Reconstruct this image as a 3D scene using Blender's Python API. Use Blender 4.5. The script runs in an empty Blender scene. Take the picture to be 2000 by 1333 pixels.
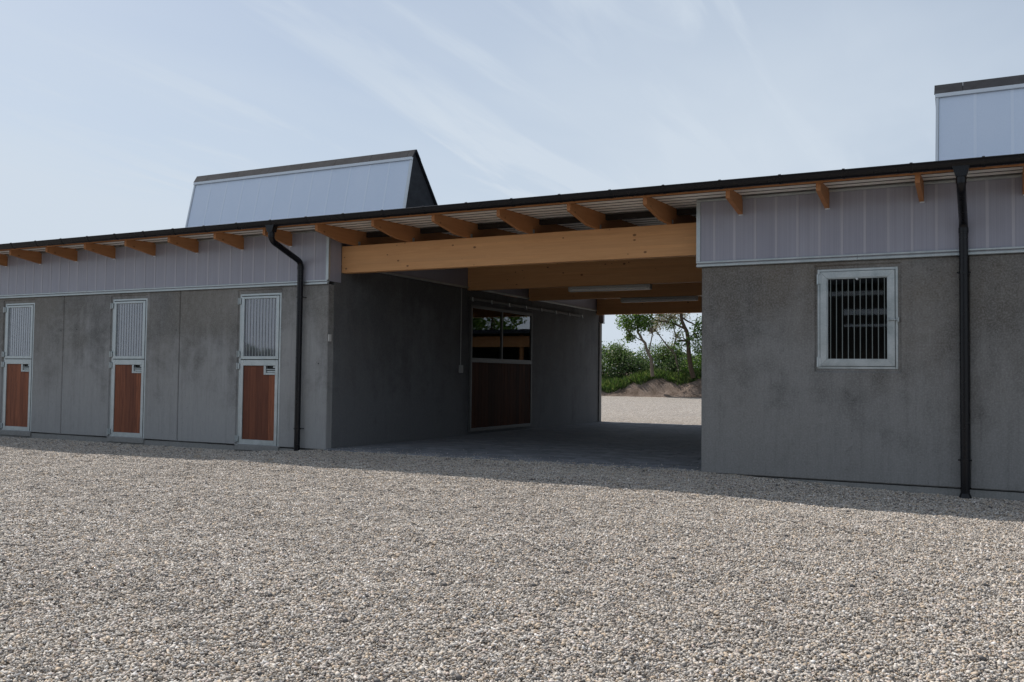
import bpy, bmesh, math, random
import numpy as np
from mathutils import Vector, Matrix, Euler, noise as mnoise

random.seed(7)
rng = np.random.default_rng(7)
SC = bpy.context.scene
COL = SC.collection
R = math.radians

# ------------------------------------------------------------------ camera
F_PX, YAW, PITCH, ROLL = 1807.4, .4831, .0378, .0118
CAM = Vector((0.0, -11.5, 1.29))
_r = Vector((math.cos(YAW), math.sin(YAW), 0)); _f = Vector((-math.sin(YAW), math.cos(YAW), 0)); _u = Vector((0, 0, 1))
FWD = _f*math.cos(PITCH) + _u*math.sin(PITCH)
_u2 = -_f*math.sin(PITCH) + _u*math.cos(PITCH)
RIGHT = _r*math.cos(ROLL) + _u2*math.sin(ROLL)
UP = -_r*math.sin(ROLL) + _u2*math.cos(ROLL)
cd = bpy.data.cameras.new('camera'); cam = bpy.data.objects.new('camera', cd); COL.objects.link(cam)
cd.sensor_width = 36.0; cd.lens = F_PX/2000*36.0; cd.clip_start = .05; cd.clip_end = 4000
M = Matrix((RIGHT, UP, -FWD)).transposed().to_4x4(); M.translation = CAM
cam.matrix_world = M
SC.camera = cam

# ------------------------------------------------------------------ light
SUN_EL, SUN_AZ = R(50), R(-74)            # azimuth clockwise from +Y: behind the facade, from the left
SUN_DIR = Vector((math.sin(SUN_AZ)*math.cos(SUN_EL), math.cos(SUN_AZ)*math.cos(SUN_EL), math.sin(SUN_EL)))
sd = bpy.data.lights.new('sun', 'SUN'); so = bpy.data.objects.new('sun', sd); COL.objects.link(so)
sd.energy = 4.6; sd.angle = R(.6); sd.color = (1.0, .93, .85)
so.rotation_euler = (-SUN_DIR).to_track_quat('-Z', 'Y').to_euler()
so.location = (-10, 0, 20)

W = bpy.data.worlds.new('World'); SC.world = W; W.use_nodes = True
SKY_STRENGTH = .1
def world():
    nt = W.node_tree; nt.nodes.clear()
    n = nt.nodes.new; L = nt.links.new
    out = n('ShaderNodeOutputWorld'); bg = n('ShaderNodeBackground'); L(bg.outputs[0], out.inputs[0])
    sky = n('ShaderNodeTexSky'); sky.sky_type = 'NISHITA'; sky.sun_disc = False
    sky.sun_elevation = SUN_EL; sky.sun_rotation = SUN_AZ % (2*math.pi)
    sky.air_density = 1.0; sky.dust_density = 1.2; sky.ozone_density = 1.6
    bg.inputs[1].default_value = SKY_STRENGTH
    tc = n('ShaderNodeTexCoord'); sep = n('ShaderNodeSeparateXYZ'); L(tc.outputs['Generated'], sep.inputs[0])
    zz = n('ShaderNodeMath'); zz.operation = 'ABSOLUTE'; L(sep.outputs[2], zz.inputs[0])
    za = n('ShaderNodeMath'); za.operation = 'ADD'; L(zz.outputs[0], za.inputs[0]); za.inputs[1].default_value = .1
    dx = n('ShaderNodeMath'); dx.operation = 'DIVIDE'; L(sep.outputs[0], dx.inputs[0]); L(za.outputs[0], dx.inputs[1])
    dy = n('ShaderNodeMath'); dy.operation = 'DIVIDE'; L(sep.outputs[1], dy.inputs[0]); L(za.outputs[0], dy.inputs[1])
    cmb = n('ShaderNodeCombineXYZ'); L(dx.outputs[0], cmb.inputs[0]); L(dy.outputs[0], cmb.inputs[1])
    def layer(scale, rot, off, nscale, detail, lo, hi, dist=.4):
        mp = n('ShaderNodeMapping'); L(cmb.outputs[0], mp.inputs[0])
        mp.inputs['Scale'].default_value = scale; mp.inputs['Rotation'].default_value = (0, 0, R(rot)); mp.inputs['Location'].default_value = off
        nz = n('ShaderNodeTexNoise'); L(mp.outputs[0], nz.inputs['Vector'])
        nz.inputs['Scale'].default_value = nscale; nz.inputs['Detail'].default_value = detail; nz.inputs['Roughness'].default_value = .55
        nz.inputs['Distortion'].default_value = dist
        mr = n('ShaderNodeMapRange'); mr.interpolation_type = 'SMOOTHSTEP'; L(nz.outputs[0], mr.inputs[0])
        mr.inputs[1].default_value = lo; mr.inputs[2].default_value = hi
        return mr.outputs[0]
    def math_(op, a, b):
        m = n('ShaderNodeMath'); m.operation = op; m.use_clamp = True
        for i, v in enumerate((a, b)):
            if isinstance(v, (int, float)): m.inputs[i].default_value = v
            else: L(v, m.inputs[i])
        return m.outputs[0]
    wisps = layer((4.2, .7, 1), -8, (4.99, 25.10, 0), 1.15, 8, .47, .70, .7)
    field = layer((1, .6, 1), 5, (28.12, 14.32, 0), .55, 2, .30, .60, .2)
    veil = layer((.8, .5, 1), 20, (7.7, 2.9, 0), .7, 5, .25, .7, .3)
    wv = math_('MULTIPLY', wisps, field)
    # haze thickens towards the horizon
    hz = n('ShaderNodeMapRange'); L(sep.outputs[2], hz.inputs[0])
    hz.inputs[1].default_value = .55; hz.inputs[2].default_value = 0.0; hz.inputs[3].default_value = .24; hz.inputs[4].default_value = .88
    base = math_('MULTIPLY', veil, .34)
    f1 = math_('ADD', hz.outputs[0], base)
    f2 = math_('ADD', f1, math_('MULTIPLY', wv, .36))
    f3 = math_('MINIMUM', f2, .97)
    mx = n('ShaderNodeMix'); mx.data_type = 'RGBA'
    L(f3, mx.inputs[0]); L(sky.outputs[0], mx.inputs[6])
    mx.inputs[7].default_value = (6.3, 7.1, 8.05, 1)
    L(mx.outputs[2], bg.inputs[0])
world()
VS = SC.view_settings
VS.view_transform = 'Standard'; VS.look = 'None'; VS.exposure = 0.0; VS.gamma = 1.0; VS.use_curve_mapping = False
try:
    SC.cycles.max_bounces = 8; SC.cycles.diffuse_bounces = 3; SC.cycles.transparent_max_bounces = 12
except Exception: pass

# ------------------------------------------------------------------ helpers
class MB:
    """collects simple shapes into one mesh"""
    def __init__(s): s.v = []; s.f = []
    def add(s, vs, fs):
        o = len(s.v); s.v += [tuple(v) for v in vs]; s.f += [tuple(i+o for i in f) for f in fs]; return s
    def box(s, x0, x1, y0, y1, z0, z1, bv=0.0):
        if x0 > x1: x0, x1 = x1, x0
        if y0 > y1: y0, y1 = y1, y0
        if bv <= 0:
            vs = [(x, y, z) for x in (x0, x1) for y in (y0, y1) for z in (z0, z1)]
            return s.add(vs, [(0, 1, 3, 2), (4, 6, 7, 5), (0, 4, 5, 1), (2, 3, 7, 6), (0, 2, 6, 4), (1, 5, 7, 3)])
        bm = bmesh.new(); bmesh.ops.create_cube(bm, size=1)
        for v in bm.verts:
            v.co = Vector(((x0+x1)/2 + v.co.x*(x1-x0), (y0+y1)/2 + v.co.y*(y1-y0), (z0+z1)/2 + v.co.z*(z1-z0)))
        bmesh.ops.bevel(bm, geom=list(bm.edges), offset=bv, segments=1, affect='EDGES')
        bm.verts.index_update()
        s.add([v.co[:] for v in bm.verts], [[v.index for v in f.verts] for f in bm.faces]); bm.free(); return s
    def prism(s, poly, axis, a0, a1):
        """poly: 2-d outline, extruded along axis ('x': poly=(y,z); 'y': (x,z); 'z': (x,y))"""
        def P(p, a): return {'x': (a, p[0], p[1]), 'y': (p[0], a, p[1]), 'z': (p[0], p[1], a)}[axis]
        k = len(poly); vs = [P(p, a0) for p in poly] + [P(p, a1) for p in poly]
        fs = [tuple(range(k))[::-1], tuple(range(k, 2*k))] + [(i, (i+1) % k, k+(i+1) % k, k+i) for i in range(k)]
        return s.add(vs, fs)
    def tube(s, pts, rad, seg=10, caps=True):
        pts = [Vector(p) for p in pts]; k = len(pts)
        rad = [rad]*k if isinstance(rad, (int, float)) else rad
        rings = []; prev = None
        for i, p in enumerate(pts):
            t = (pts[min(i+1, k-1)] - pts[max(i-1, 0)]).normalized()
            if prev is None:
                a = Vector((0, 0, 1)) if abs(t.z) < .9 else Vector((0, 1, 0)); a = (a - t*a.dot(t)).normalized()
            else: a = (prev - t*prev.dot(t)).normalized()
            prev = a; b = t.cross(a)
            rings.append([p + (a*math.cos(q) + b*math.sin(q))*rad[i] for q in (2*math.pi*j/seg for j in range(seg))])
        vs = [v for r_ in rings for v in r_]; fs = []
        for i in range(k-1):
            for j in range(seg):
                fs.append((i*seg+j, i*seg+(j+1) % seg, (i+1)*seg+(j+1) % seg, (i+1)*seg+j))
        if caps: fs += [tuple(range(seg))[::-1], tuple(range((k-1)*seg, k*seg))]
        return s.add(vs, fs)
    def mesh(s, name, m, smooth=False):
        me = bpy.data.meshes.new(name); me.from_pydata(s.v, [], s.f)
        bm = bmesh.new(); bm.from_mesh(me); bmesh.ops.recalc_face_normals(bm, faces=bm.faces); bm.to_mesh(me); bm.free()
        if m: me.materials.append(m)
        if smooth:
            for p in me.polygons: p.use_smooth = True
            try: me.set_sharp_from_angle(angle=R(38))
            except Exception: pass
        return me
    def build(s, name, m, parent=None, smooth=False):
        return put(name, s.mesh(name, m, smooth), parent)

def world_of(o):
    v = Vector((0, 0, 0))
    while o is not None: v = v + o.location; o = o.parent
    return v
def put(name, me, parent=None, loc=None):
    """links a mesh; loc None means that the mesh is in world coordinates; otherwise loc is in the parent's space"""
    o = bpy.data.objects.new(name, me); COL.objects.link(o)
    if parent is not None:
        o.parent = parent
        o.location = (-world_of(parent)) if loc is None else loc
    elif loc is not None: o.location = loc
    return o
def tag(o, label=None, cat=None, group=None, kind=None):
    if label: o['label'] = label
    if cat: o['category'] = cat
    if group: o['group'] = group
    if kind: o['kind'] = kind
    return o
def empty(name, loc, parent=None):
    o = bpy.data.objects.new(name, None); COL.objects.link(o); o.empty_display_size = .12
    o.location = loc
    if parent: o.parent = parent
    return o
def copy_tree(o, parent, loc):
    c = o.copy(); COL.objects.link(c); c.parent = parent; c.location = loc
    for ch in [q for q in bpy.data.objects if q.parent == o]:
        d = ch.copy(); COL.objects.link(d); d.parent = c
    return c

# ------------------------------------------------------------------ materials
class NT:
    def __init__(s, name):
        s.m = bpy.data.materials.new(name); s.m.use_nodes = True; s.t = s.m.node_tree
        s.b = s.t.nodes['Principled BSDF']; s.out = s.t.nodes['Material Output']
    def n(s, typ, **kw):
        q = s.t.nodes.new('ShaderNode'+typ)
        for k, v in kw.items(): setattr(q, k, v)
        return q
    def L(s, a, b): s.t.links.new(a, b)
    def val(s, sock, v):
        if hasattr(v, 'default_value') or hasattr(v, 'is_output'): s.L(v, sock)
        else: sock.default_value = v
    def pos(s, scale=(1, 1, 1), rot=(0, 0, 0), obj=False):
        mp = s.n('Mapping'); mp.inputs['Scale'].default_value = scale; mp.inputs['Rotation'].default_value = rot
        if obj:
            tc = s.n('TexCoord'); oi = s.n('ObjectInfo'); ad = s.n('VectorMath', operation='ADD')
            ml = s.n('Math', operation='MULTIPLY'); s.L(oi.outputs['Random'], ml.inputs[0]); ml.inputs[1].default_value = 37.0
            s.L(tc.outputs['Object'], ad.inputs[0]); s.L(ml.outputs[0], ad.inputs[1]); s.L(ad.outputs[0], mp.inputs[0])
        else:
            g = s.n('NewGeometry'); s.L(g.outputs['Position'], mp.inputs[0])
        return mp.outputs[0]
    def noise(s, vec, scale, detail=4, rough=.55, dist=0):
        q = s.n('TexNoise'); s.L(vec, q.inputs['Vector'])
        q.inputs['Scale'].default_value = scale; q.inputs['Detail'].default_value = detail; q.inputs['Roughness'].default_value = rough; q.inputs['Distortion'].default_value = dist
        return q.outputs[0]
    def rng(s, v, a, b, c, d, smooth=False):
        q = s.n('MapRange'); s.L(v, q.inputs[0])
        if smooth: q.interpolation_type = 'SMOOTHSTEP'
        for i, k in enumerate((a, b, c, d)): q.inputs[i+1].default_value = k
        return q.outputs[0]
    def math(s, op, a, b=0.0):
        q = s.n('Math', operation=op)
        s.val(q.inputs[0], a); s.val(q.inputs[1], b); return q.outputs[0]
    def mix(s, f, a, b, mode='MIX'):
        q = s.n('Mix', data_type='RGBA', blend_type=mode)
        s.val(q.inputs[0], f)
        for sock, v in ((q.inputs[6], a), (q.inputs[7], b)):
            if isinstance(v, tuple): sock.default_value = (*v[:3], 1)
            else: s.L(v, sock)
        return q.outputs[2]
    def ramp(s, v, stops, interp='LINEAR'):
        q = s.n('ValToRGB'); s.L(v, q.inputs[0]); cr = q.color_ramp; cr.interpolation = interp
        while len(cr.elements) < len(stops): cr.elements.new(.5)
        for e, (p, c) in zip(cr.elements, stops): e.position = p; e.color = (*c, 1)
        return q.outputs[0]
    def bump(s, h, strength=.3, dist=.01):
        q = s.n('Bump'); s.L(h, q.inputs['Height']); q.inputs['Strength'].default_value = strength; q.inputs['Distance'].default_value = dist
        s.L(q.outputs[0], s.b.inputs['Normal']); return q
    def col(s, c):
        if isinstance(c, tuple): s.b.inputs['Base Color'].default_value = (*c, 1)
        else: s.L(c, s.b.inputs['Base Color'])
    def rough(s, v): s.val(s.b.inputs['Roughness'], v)
    def metal(s, v): s.b.inputs['Metallic'].default_value = v
    def spec(s, v): s.b.inputs['Specular IOR Level'].default_value = v

MAT = {}
def concrete(name, lo=(.083, .081, .078), hi=(.228, .226, .221), warm=(.15, .130, .106), tide=.10, grain=1.0):
    t = NT(name); p = t.pos()
    big = t.noise(p, .75, 6, .6, .6)
    st = t.noise(t.pos((2.2, 2.2, .28)), 1.6, 5, .6, .3)                 # run-down streaks
    fine = t.noise(p, 48, 5, .8); mid = t.noise(p, 11, 8, .75, .3); run = t.noise(t.pos((16, 16, .7)), 1.0, 4, .6)
    broom = t.noise(t.pos((110, 110, 5)), 1.0, 3, .6)                    # trowelled vertical texture
    f = t.math('ADD', t.math('MULTIPLY', big, .65), t.math('MULTIPLY', st, .40))
    f = t.math('ADD', f, t.math('MULTIPLY', t.noise(p, 3.1, 6, .7, .4), .34))
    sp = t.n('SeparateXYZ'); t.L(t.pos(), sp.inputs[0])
    # darker towards the top, paler towards the bottom
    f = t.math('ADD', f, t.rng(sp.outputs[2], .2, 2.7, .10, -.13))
    f = t.rng(f, .50, .78, 0, 1, True)
    c = t.mix(f, lo, hi)
    wv = t.noise(p, .45, 4, .55, .2)
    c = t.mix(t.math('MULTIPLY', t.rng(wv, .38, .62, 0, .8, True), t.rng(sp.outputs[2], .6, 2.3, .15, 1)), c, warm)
    # tide-marks: thin paler edges where the slurry dried
    e = t.noise(t.pos((1, 1, .8)), .9, 4, .5, .8)
    edge = t.math('SUBTRACT', 1.0, t.math('MINIMUM', t.math('MULTIPLY', t.math('ABSOLUTE', t.math('SUBTRACT', e, .60)), 60), 1.0))
    c = t.mix(t.math('MULTIPLY', edge, tide), c, (.36, .36, .35))
    c = t.mix(t.rng(mid, .42, .66, 0, .24*grain), c, tuple(v*1.25 for v in hi))
    c = t.mix(t.rng(run, .5, .75, 0, .22*grain), c, tuple(v*.75 for v in lo))
    # speckle and air holes
    c = t.mix(t.rng(fine, .45, .66, 0, .52*grain), c, (.36, .36, .355))
    c = t.mix(t.rng(broom, .4, .75, 0, .16), c, (.075, .077, .078))
    vo = t.n('TexVoronoi'); t.L(p, vo.inputs['Vector']); vo.inputs['Scale'].default_value = 7
    hole = t.rng(vo.outputs['Distance'], .035, .06, 1, 0)
    c = t.mix(t.math('MULTIPLY', hole, .5), c, (.05, .05, .05))
    t.col(c); t.rough(t.rng(big, .3, .7, .75, .95)); t.spec(.25)
    h = t.math('ADD', t.math('MULTIPLY', broom, .7), t.math('MULTIPLY', fine, .5))
    t.bump(h, .35, .004)
    MAT[name] = t.m
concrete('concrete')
concrete('pale_concrete', (.112, .113, .112), (.325, .328, .328), (.175, .163, .142), .25)
concrete('plinth_concrete', (.13, .13, .125), (.24, .24, .23), (.2, .19, .17))
concrete('shaded_concrete', (.078, .082, .088), (.15, .156, .165), (.11, .11, .11), .04, .3)  # concrete darkened so its colour carries the shade of the passage

def wood(name, axis, base, dark, knots=.8, lam=True):
    t = NT(name)
    sc = {'x': (.35, 6, 6), 'y': (6, .35, 6), 'z': (6, 6, .35)}[axis]
    p = t.pos(sc); g = t.noise(p, 4.5, 6, .65, 1.2)
    c = t.mix(t.rng(g, .3, .72, 0, 1), base, dark)
    g2 = t.noise(t.pos(tuple(v*.35 for v in sc)), 2.2, 3)
    c = t.mix(t.rng(g2, .35, .7, 0, .45), c, tuple(v*1.18 for v in base))
    if lam:                                    # glued lamellas, each a slightly different board
        q = t.n('Separate'+'XYZ'); t.L(t.pos(), q.inputs[0])
        lz = t.math('FLOOR', t.math('MULTIPLY', q.outputs[2], 22.2))
        wn = t.n('TexWhiteNoise', noise_dimensions='2D'); cb = t.n('CombineXYZ')
        t.L(lz, cb.inputs[0]); t.L(t.math('FLOOR', t.math('ADD', t.math('MULTIPLY', q.outputs[0 if axis == 'x' else 1], .42), t.math('MULTIPLY', lz, .37))), cb.inputs[1]); t.L(cb.outputs[0], wn.inputs['Vector'])
        c = t.mix(t.math('MULTIPLY', wn.outputs[0], .42), c, tuple(v*.72 for v in base))
        fr = t.math('FRACT', t.math('MULTIPLY', q.outputs[2], 22.2))
        ln = t.math('LESS_THAN', fr, .06)
        c = t.mix(t.math('MULTIPLY', ln, .45), c, dark)
    if knots:
        ks = {'x': (6, .01, 9), 'y': (.01, 6, 9), 'z': (9, .01, 6)}[axis]
        v = t.n('TexVoronoi'); t.L(t.pos(ks), v.inputs['Vector']); v.inputs['Scale'].default_value = 1.0; v.inputs['Randomness'].default_value = 1
        sz = t.n('SeparateColor'); t.L(v.outputs['Color'], sz.inputs[0])
        r_ = t.rng(sz.outputs[0], .12, 1, .02, .19)
        kn = t.math('SUBTRACT', 1.0, t.math('MINIMUM', t.math('DIVIDE', v.outputs['Distance'], r_), 1.0))
        kn = t.math('MINIMUM', t.math('MULTIPLY', kn, 3.0), 1.0)
        c = t.mix(t.math('MULTIPLY', kn, knots), c, (.075, .03, .012))
    oi = t.n('ObjectInfo')
    c = t.mix(t.math('MULTIPLY', oi.outputs['Random'], .28 if axis != 'z' else .75), c, dark)
    t.col(c); t.rough(.62); t.spec(.3)
    t.bump(g, .15, .002)
    MAT[name] = t.m
wood('glulam_x', 'x', (.68, .385, .185), (.54, .28, .12))
wood('rafter_wood', 'y', (.46, .225, .10), (.34, .145, .058), .6, False)
wood('door_wood', 'z', (.33, .112, .052), (.072, .022, .014), 0, False)
wood('shaded_wood', 'z', (.10, .036, .016), (.022, .009, .006), 0, False)  # door wood with the passage shade painted into both tones
MAT['shaded_wood'].node_tree.nodes['Principled BSDF'].inputs['Specular IOR Level'].default_value = .06

def plain(name, c, rough=.5, metal=0.0, spec=.5, var=.15, bump=0, scale=30):
    t = NT(name)
    nz = t.noise(t.pos(), scale, 3)
    t.col(t.mix(t.rng(nz, .3, .7, 0, var), c, tuple(min(1, v*.45) for v in c)))
    t.rough(t.rng(nz, .3, .7, rough*.85, min(1, rough*1.15))); t.metal(metal); t.spec(spec)
    if bump: t.bump(nz, bump, .002)
    MAT[name] = t.m
def galv():
    t = NT('galvanised_steel')
    v = t.n('TexVoronoi'); t.L(t.pos(), v.inputs['Vector']); v.inputs['Scale'].default_value = 70
    nz = t.noise(t.pos(), 6, 4)
    c = t.mix(t.rng(nz, .3, .7, 0, 1), (.36, .41, .425), (.50, .545, .56))
    s_ = t.n('SeparateColor'); t.L(v.outputs['Color'], s_.inputs[0])
    c = t.mix(t.math('MULTIPLY', s_.outputs[0], .22), c, (.68, .70, .70))
    t.col(c); t.metal(.7); t.rough(t.rng(nz, .3, .7, .32, .5)); MAT['galvanised_steel'] = t.m
galv()
plain('shaded_steel', (.12, .125, .125), .5, .3, .4, .3)  # sliding door's galvanised steel, passage shade put into the base colour
plain('bar_steel', (.20, .23, .225), .45, .3, .4, .15)
plain('black_metal', (.0045, .005, .008), .30, 0, .32, .3, .03, 20)
plain('white_aluminium', (.66, .70, .74), .4, .15, .5, .1)
plain('deck_steel', (.90, .88, .84), .45, 0, .5, .04, 0, 9)
plain('white_plastic', (.62, .62, .60), .45)
plain('grey_plastic', (.30, .31, .31), .5)
plain('lamp_plastic', (.42, .43, .42), .35)
plain('diffuser', (.68, .69, .67), .22)
plain('underlay', (.008, .008, .009), .9, 0, .1)
plain('interior', (.05, .05, .05), .9)
plain('bark', (.085, .06, .042), .9, 0, .2, .6, .5, 40)
plain('pale_bark', (.17, .14, .11), .9, 0, .2, .5, .4, 40)
plain('dark_cladding', (.035, .03, .026), .7, 0, .3, .4, .2, 12)
plain('rubber_black', (.012, .012, .012), .7)

def felt():
    t = NT('roof_felt'); nz = t.noise(t.pos(), 160, 2, .7); b = t.noise(t.pos((1, 1, 2)), 4, 5, .6, .5)
    c = t.mix(t.rng(b, .35, .68, 0, 1), (.014, .016, .022), (.034, .038, .046))
    c = t.mix(t.rng(nz, .45, .7, 0, .5), c, (.055, .058, .066))
    t.col(c); t.rough(.9); t.spec(.3); t.bump(nz, .4, .003); MAT['roof_felt'] = t.m
    t = NT('end_cladding'); b = t.noise(t.pos((1, 1, 2)), 3, 5, .6, .5)
    t.col(t.mix(t.rng(b, .35, .68, 0, 1), (.016, .018, .023), (.03, .033, .04))); t.rough(.75); t.spec(.25); MAT['end_cladding'] = t.m
felt()

def polycarb(name, c, c2, flute=120, fm=.3, rm=.2):
    t = NT(name)
    fl = t.noise(t.pos((flute, flute, .15)), 1.0, 2)
    nz = t.noise(t.pos((1.5, 1.5, .9)), 1.2, 4)
    k = t.mix(t.rng(nz, .3, .7, 0, 1), c, c2)
    k = t.mix(t.rng(fl, .35, .65, 0, fm), k, tuple(v*.6 for v in c))
    oi = t.n('ObjectInfo'); k = t.mix(t.math('MULTIPLY', oi.outputs['Random'], rm), k, tuple(v*.75 for v in c))
    t.col(k); t.rough(.32); t.spec(.45)
    t.bump(fl, .25, .003)
    MAT[name] = t.m
polycarb('polycarbonate', (.32, .327, .40), (.362, .37, .44))
polycarb('polycarbonate_seam', (.42, .422, .485), (.45, .452, .515))
polycarb('monitor_glazing', (.70, .79, .93), (.74, .82, .95), 120, .08, .06)
polycarb('monitor_seam', (.76, .84, .96), (.78, .85, .96), 120, .05, .0)

def glass(name, refl, tint, rough=.015, body=None):
    t = NT(name)
    gl = t.n('BsdfGlossy'); gl.inputs['Roughness'].default_value = rough; gl.inputs['Color'].default_value = (.95, .97, 1, 1)
    tr = t.n('BsdfTransparent'); tr.inputs['Color'].default_value = (*tint, 1)
    if body: tr = t.n('BsdfDiffuse'); tr.inputs['Color'].default_value = (*body, 1)
    fr = t.n('Fresnel'); fr.inputs['IOR'].default_value = 1.52
    mx = t.n('MixShader')
    t.L(t.math('MINIMUM', t.math('MULTIPLY', fr.outputs[0], refl), 1.0), mx.inputs[0]); t.L(tr.outputs[0], mx.inputs[1]); t.L(gl.outputs[0], mx.inputs[2])
    t.L(mx.outputs[0], t.out.inputs['Surface']); t.t.nodes.remove(t.b); MAT[name] = t.m
glass('window_glass', 1.6, (.75, .78, .78))
glass('door_glass', 3.6, (.75, .78, .78), .03, (.10, .10, .125))

def stone_mat():
    t = NT('gravel_stone'); g = t.n('NewGeometry')
    c = t.ramp(g.outputs['Random Per Island'], [(0, (.05, .05, .053)), (.16, (.21, .203, .198)), (.3, (.47, .425, .37)), (.5, (.60, .545, .475)), (.68, (.70, .66, .60)), (.78, (.48, .36, .24)), (.85, (.60, .49, .36)), (.91, (.54, .44, .40)), (.95, (.74, .71, .67)), (1, (.93, .90, .86))])
    nz = t.noise(t.pos((1, 1, 1), obj=True), 160, 3)
    c = t.mix(t.rng(nz, .3, .7, 0, .22), c, (.2, .18, .17))
    # dusty, lightly compacted bands and cleaner raked ones
    du = t.noise(t.pos((.35, 1.1, 1)), .8, 4, .6, .4)
    c = t.mix(t.rng(du, .4, .68, 0, .26), c, (.36, .325, .285)); c = t.mix(t.rng(du, .48, .3, 0, .22), c, (.66, .61, .54))
    t.col(c); t.rough(.6); t.spec(.4); MAT['gravel_stone'] = t.m
stone_mat()
def gravel_sheet(name, gain=1.0, cell=62.0):
    t = NT(name); p = t.pos()
    v = t.n('TexVoronoi'); t.L(p, v.inputs['Vector']); v.inputs['Scale'].default_value = cell
    s_ = t.n('SeparateColor'); t.L(v.outputs['Color'], s_.inputs[0])
    g = lambda c: tuple(q*gain for q in c)
    c = t.ramp(s_.outputs[0], [(0, g((.09, .09, .09))), (.3, g((.225, .205, .185))), (.6, g((.32, .30, .27))), (.8, g((.24, .18, .13))), (1, g((.56, .54, .51)))])
    big = t.noise(p, .5, 5, .6); sp_ = t.noise(p, 9, 6, .8)
    c = t.mix(t.rng(big, .35, .7, 0, .35), c, g((.2, .185, .17)))
    c = t.mix(t.rng(sp_, .5, .68, 0, .55), c, g((.11, .105, .10)))
    c = t.mix(t.rng(sp_, .48, .32, 0, .5), c, g((.5, .48, .45)))
    t.col(c); t.rough(.9); t.spec(.2)
    t.bump(t.math('SUBTRACT', 1.0, v.outputs['Distance']), .9, .02); MAT[name] = t.m
gravel_sheet('gravel_ground', 1.0)
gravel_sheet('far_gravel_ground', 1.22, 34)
def paver_mat():
    t = NT('paver_stone'); nz = t.noise(t.pos(), 120, 3, .7); b = t.noise(t.pos(), 2.4, 4)
    oi = t.n('ObjectInfo')
    c = t.mix(t.rng(b, .3, .7, 0, 1), (.21, .225, .25), (.29, .305, .33))
    c = t.mix(t.math('MULTIPLY', oi.outputs['Random'], .6), c, (.12, .13, .148))
    c = t.mix(t.rng(nz, .4, .7, 0, .3), c, (.07, .075, .08))
    t.col(c); t.rough(.8); t.spec(.3); t.bump(nz, .3, .002); MAT['paver_stone'] = t.m
paver_mat()
def soil():
    t = NT('bare_soil'); p = t.pos(); b = t.noise(p, 1.6, 8, .7, .4); f = t.noise(p, 14, 6, .7)
    c = t.mix(t.rng(b, .35, .65, 0, 1), (.12, .088, .068), (.31, .245, .205))
    c = t.mix(t.rng(f, .45, .7, 0, .6), c, (.09, .065, .05))
    t.col(c); t.rough(.95); t.spec(.15); t.bump(f, 1.0, .12); MAT['bare_soil'] = t.m
    t = NT('field'); p = t.pos(); b = t.noise(p, .15, 6, .6)
    t.col(t.mix(t.rng(b, .35, .65, 0, 1), (.05, .075, .028), (.10, .115, .05))); t.rough(.95); t.spec(.1); MAT['field'] = t.m
soil()
def leaf(name, stops, trans=.45):
    stops = [(p, tuple(min(.6, v*1.35) for v in c)) for p, c in stops]
    t = NT(name); g = t.n('NewGeometry')
    c = t.ramp(g.outputs['Random Per Island'], stops)
    t.col(c); t.rough(.45); t.spec(.35)
    tl = t.n('BsdfTranslucent'); hs = t.n('HueSaturation'); t.L(c, hs.inputs['Color']); hs.inputs['Value'].default_value = 1.5; hs.inputs['Saturation'].default_value = 1.15
    t.L(hs.outputs[0], tl.inputs[0])
    mx = t.n('MixShader'); mx.inputs[0].default_value = trans; t.L(t.b.outputs[0], mx.inputs[1]); t.L(tl.outputs[0], mx.inputs[2]); t.L(mx.outputs[0], t.out.inputs['Surface'])
    MAT[name] = t.m
leaf('leaf_green', [(0, (.03, .062, .014)), (.5, (.065, .12, .026)), (.85, (.11, .17, .045)), (1, (.24, .27, .15))])
leaf('leaf_dark', [(0, (.022, .042, .016)), (.6, (.045, .078, .028)), (1, (.10, .125, .065))])
leaf('leaf_silver', [(0, (.11, .115, .07)), (.5, (.21, .20, .14)), (1, (.38, .35, .27))])
leaf('leaf_hawthorn', [(0, (.028, .056, .016)), (.6, (.065, .105, .032)), (.9, (.11, .15, .06)), (1, (.42, .42, .34))])
leaf('grass_blade', [(0, (.025, .05, .012)), (.55, (.05, .085, .022)), (.85, (.09, .12, .04)), (1, (.16, .16, .07))], .4)

# ------------------------------------------------------------------ ground
_px = [-40, -18, -11.0, -9.35, -8, -3.4, -2.4, -1.2, -.3, 2, 40]
_pz = [-.01, -.02, -.005, .098, .110, .112, .075, .025, 0, 0, 0]
def gz(x, y):
    """height of the front gravel yard: raked up against the passage"""
    z = np.interp(x, _px, _pz)*math.exp(-max(0, -y)/1.7) if y < 0 else float(np.interp(x, _px, _pz))
    n1 = mnoise.noise(Vector((x*.35, y*.35, 3.1)))*.022
    n2 = mnoise.noise(Vector((x*.6, y*1.4, 7.7)))*.020
    n3 = mnoise.noise(Vector((x*2.2, y*2.8, 1.7)))*.014
    k = min(1.0, max(.25, -y/2.0))
    return float(z) + (n1+n2+n3)*k - .004
FAR_Z = lambda y: .085 + .26*min(1.0, max(0.0, (y-12.0)/19.0))

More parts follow.
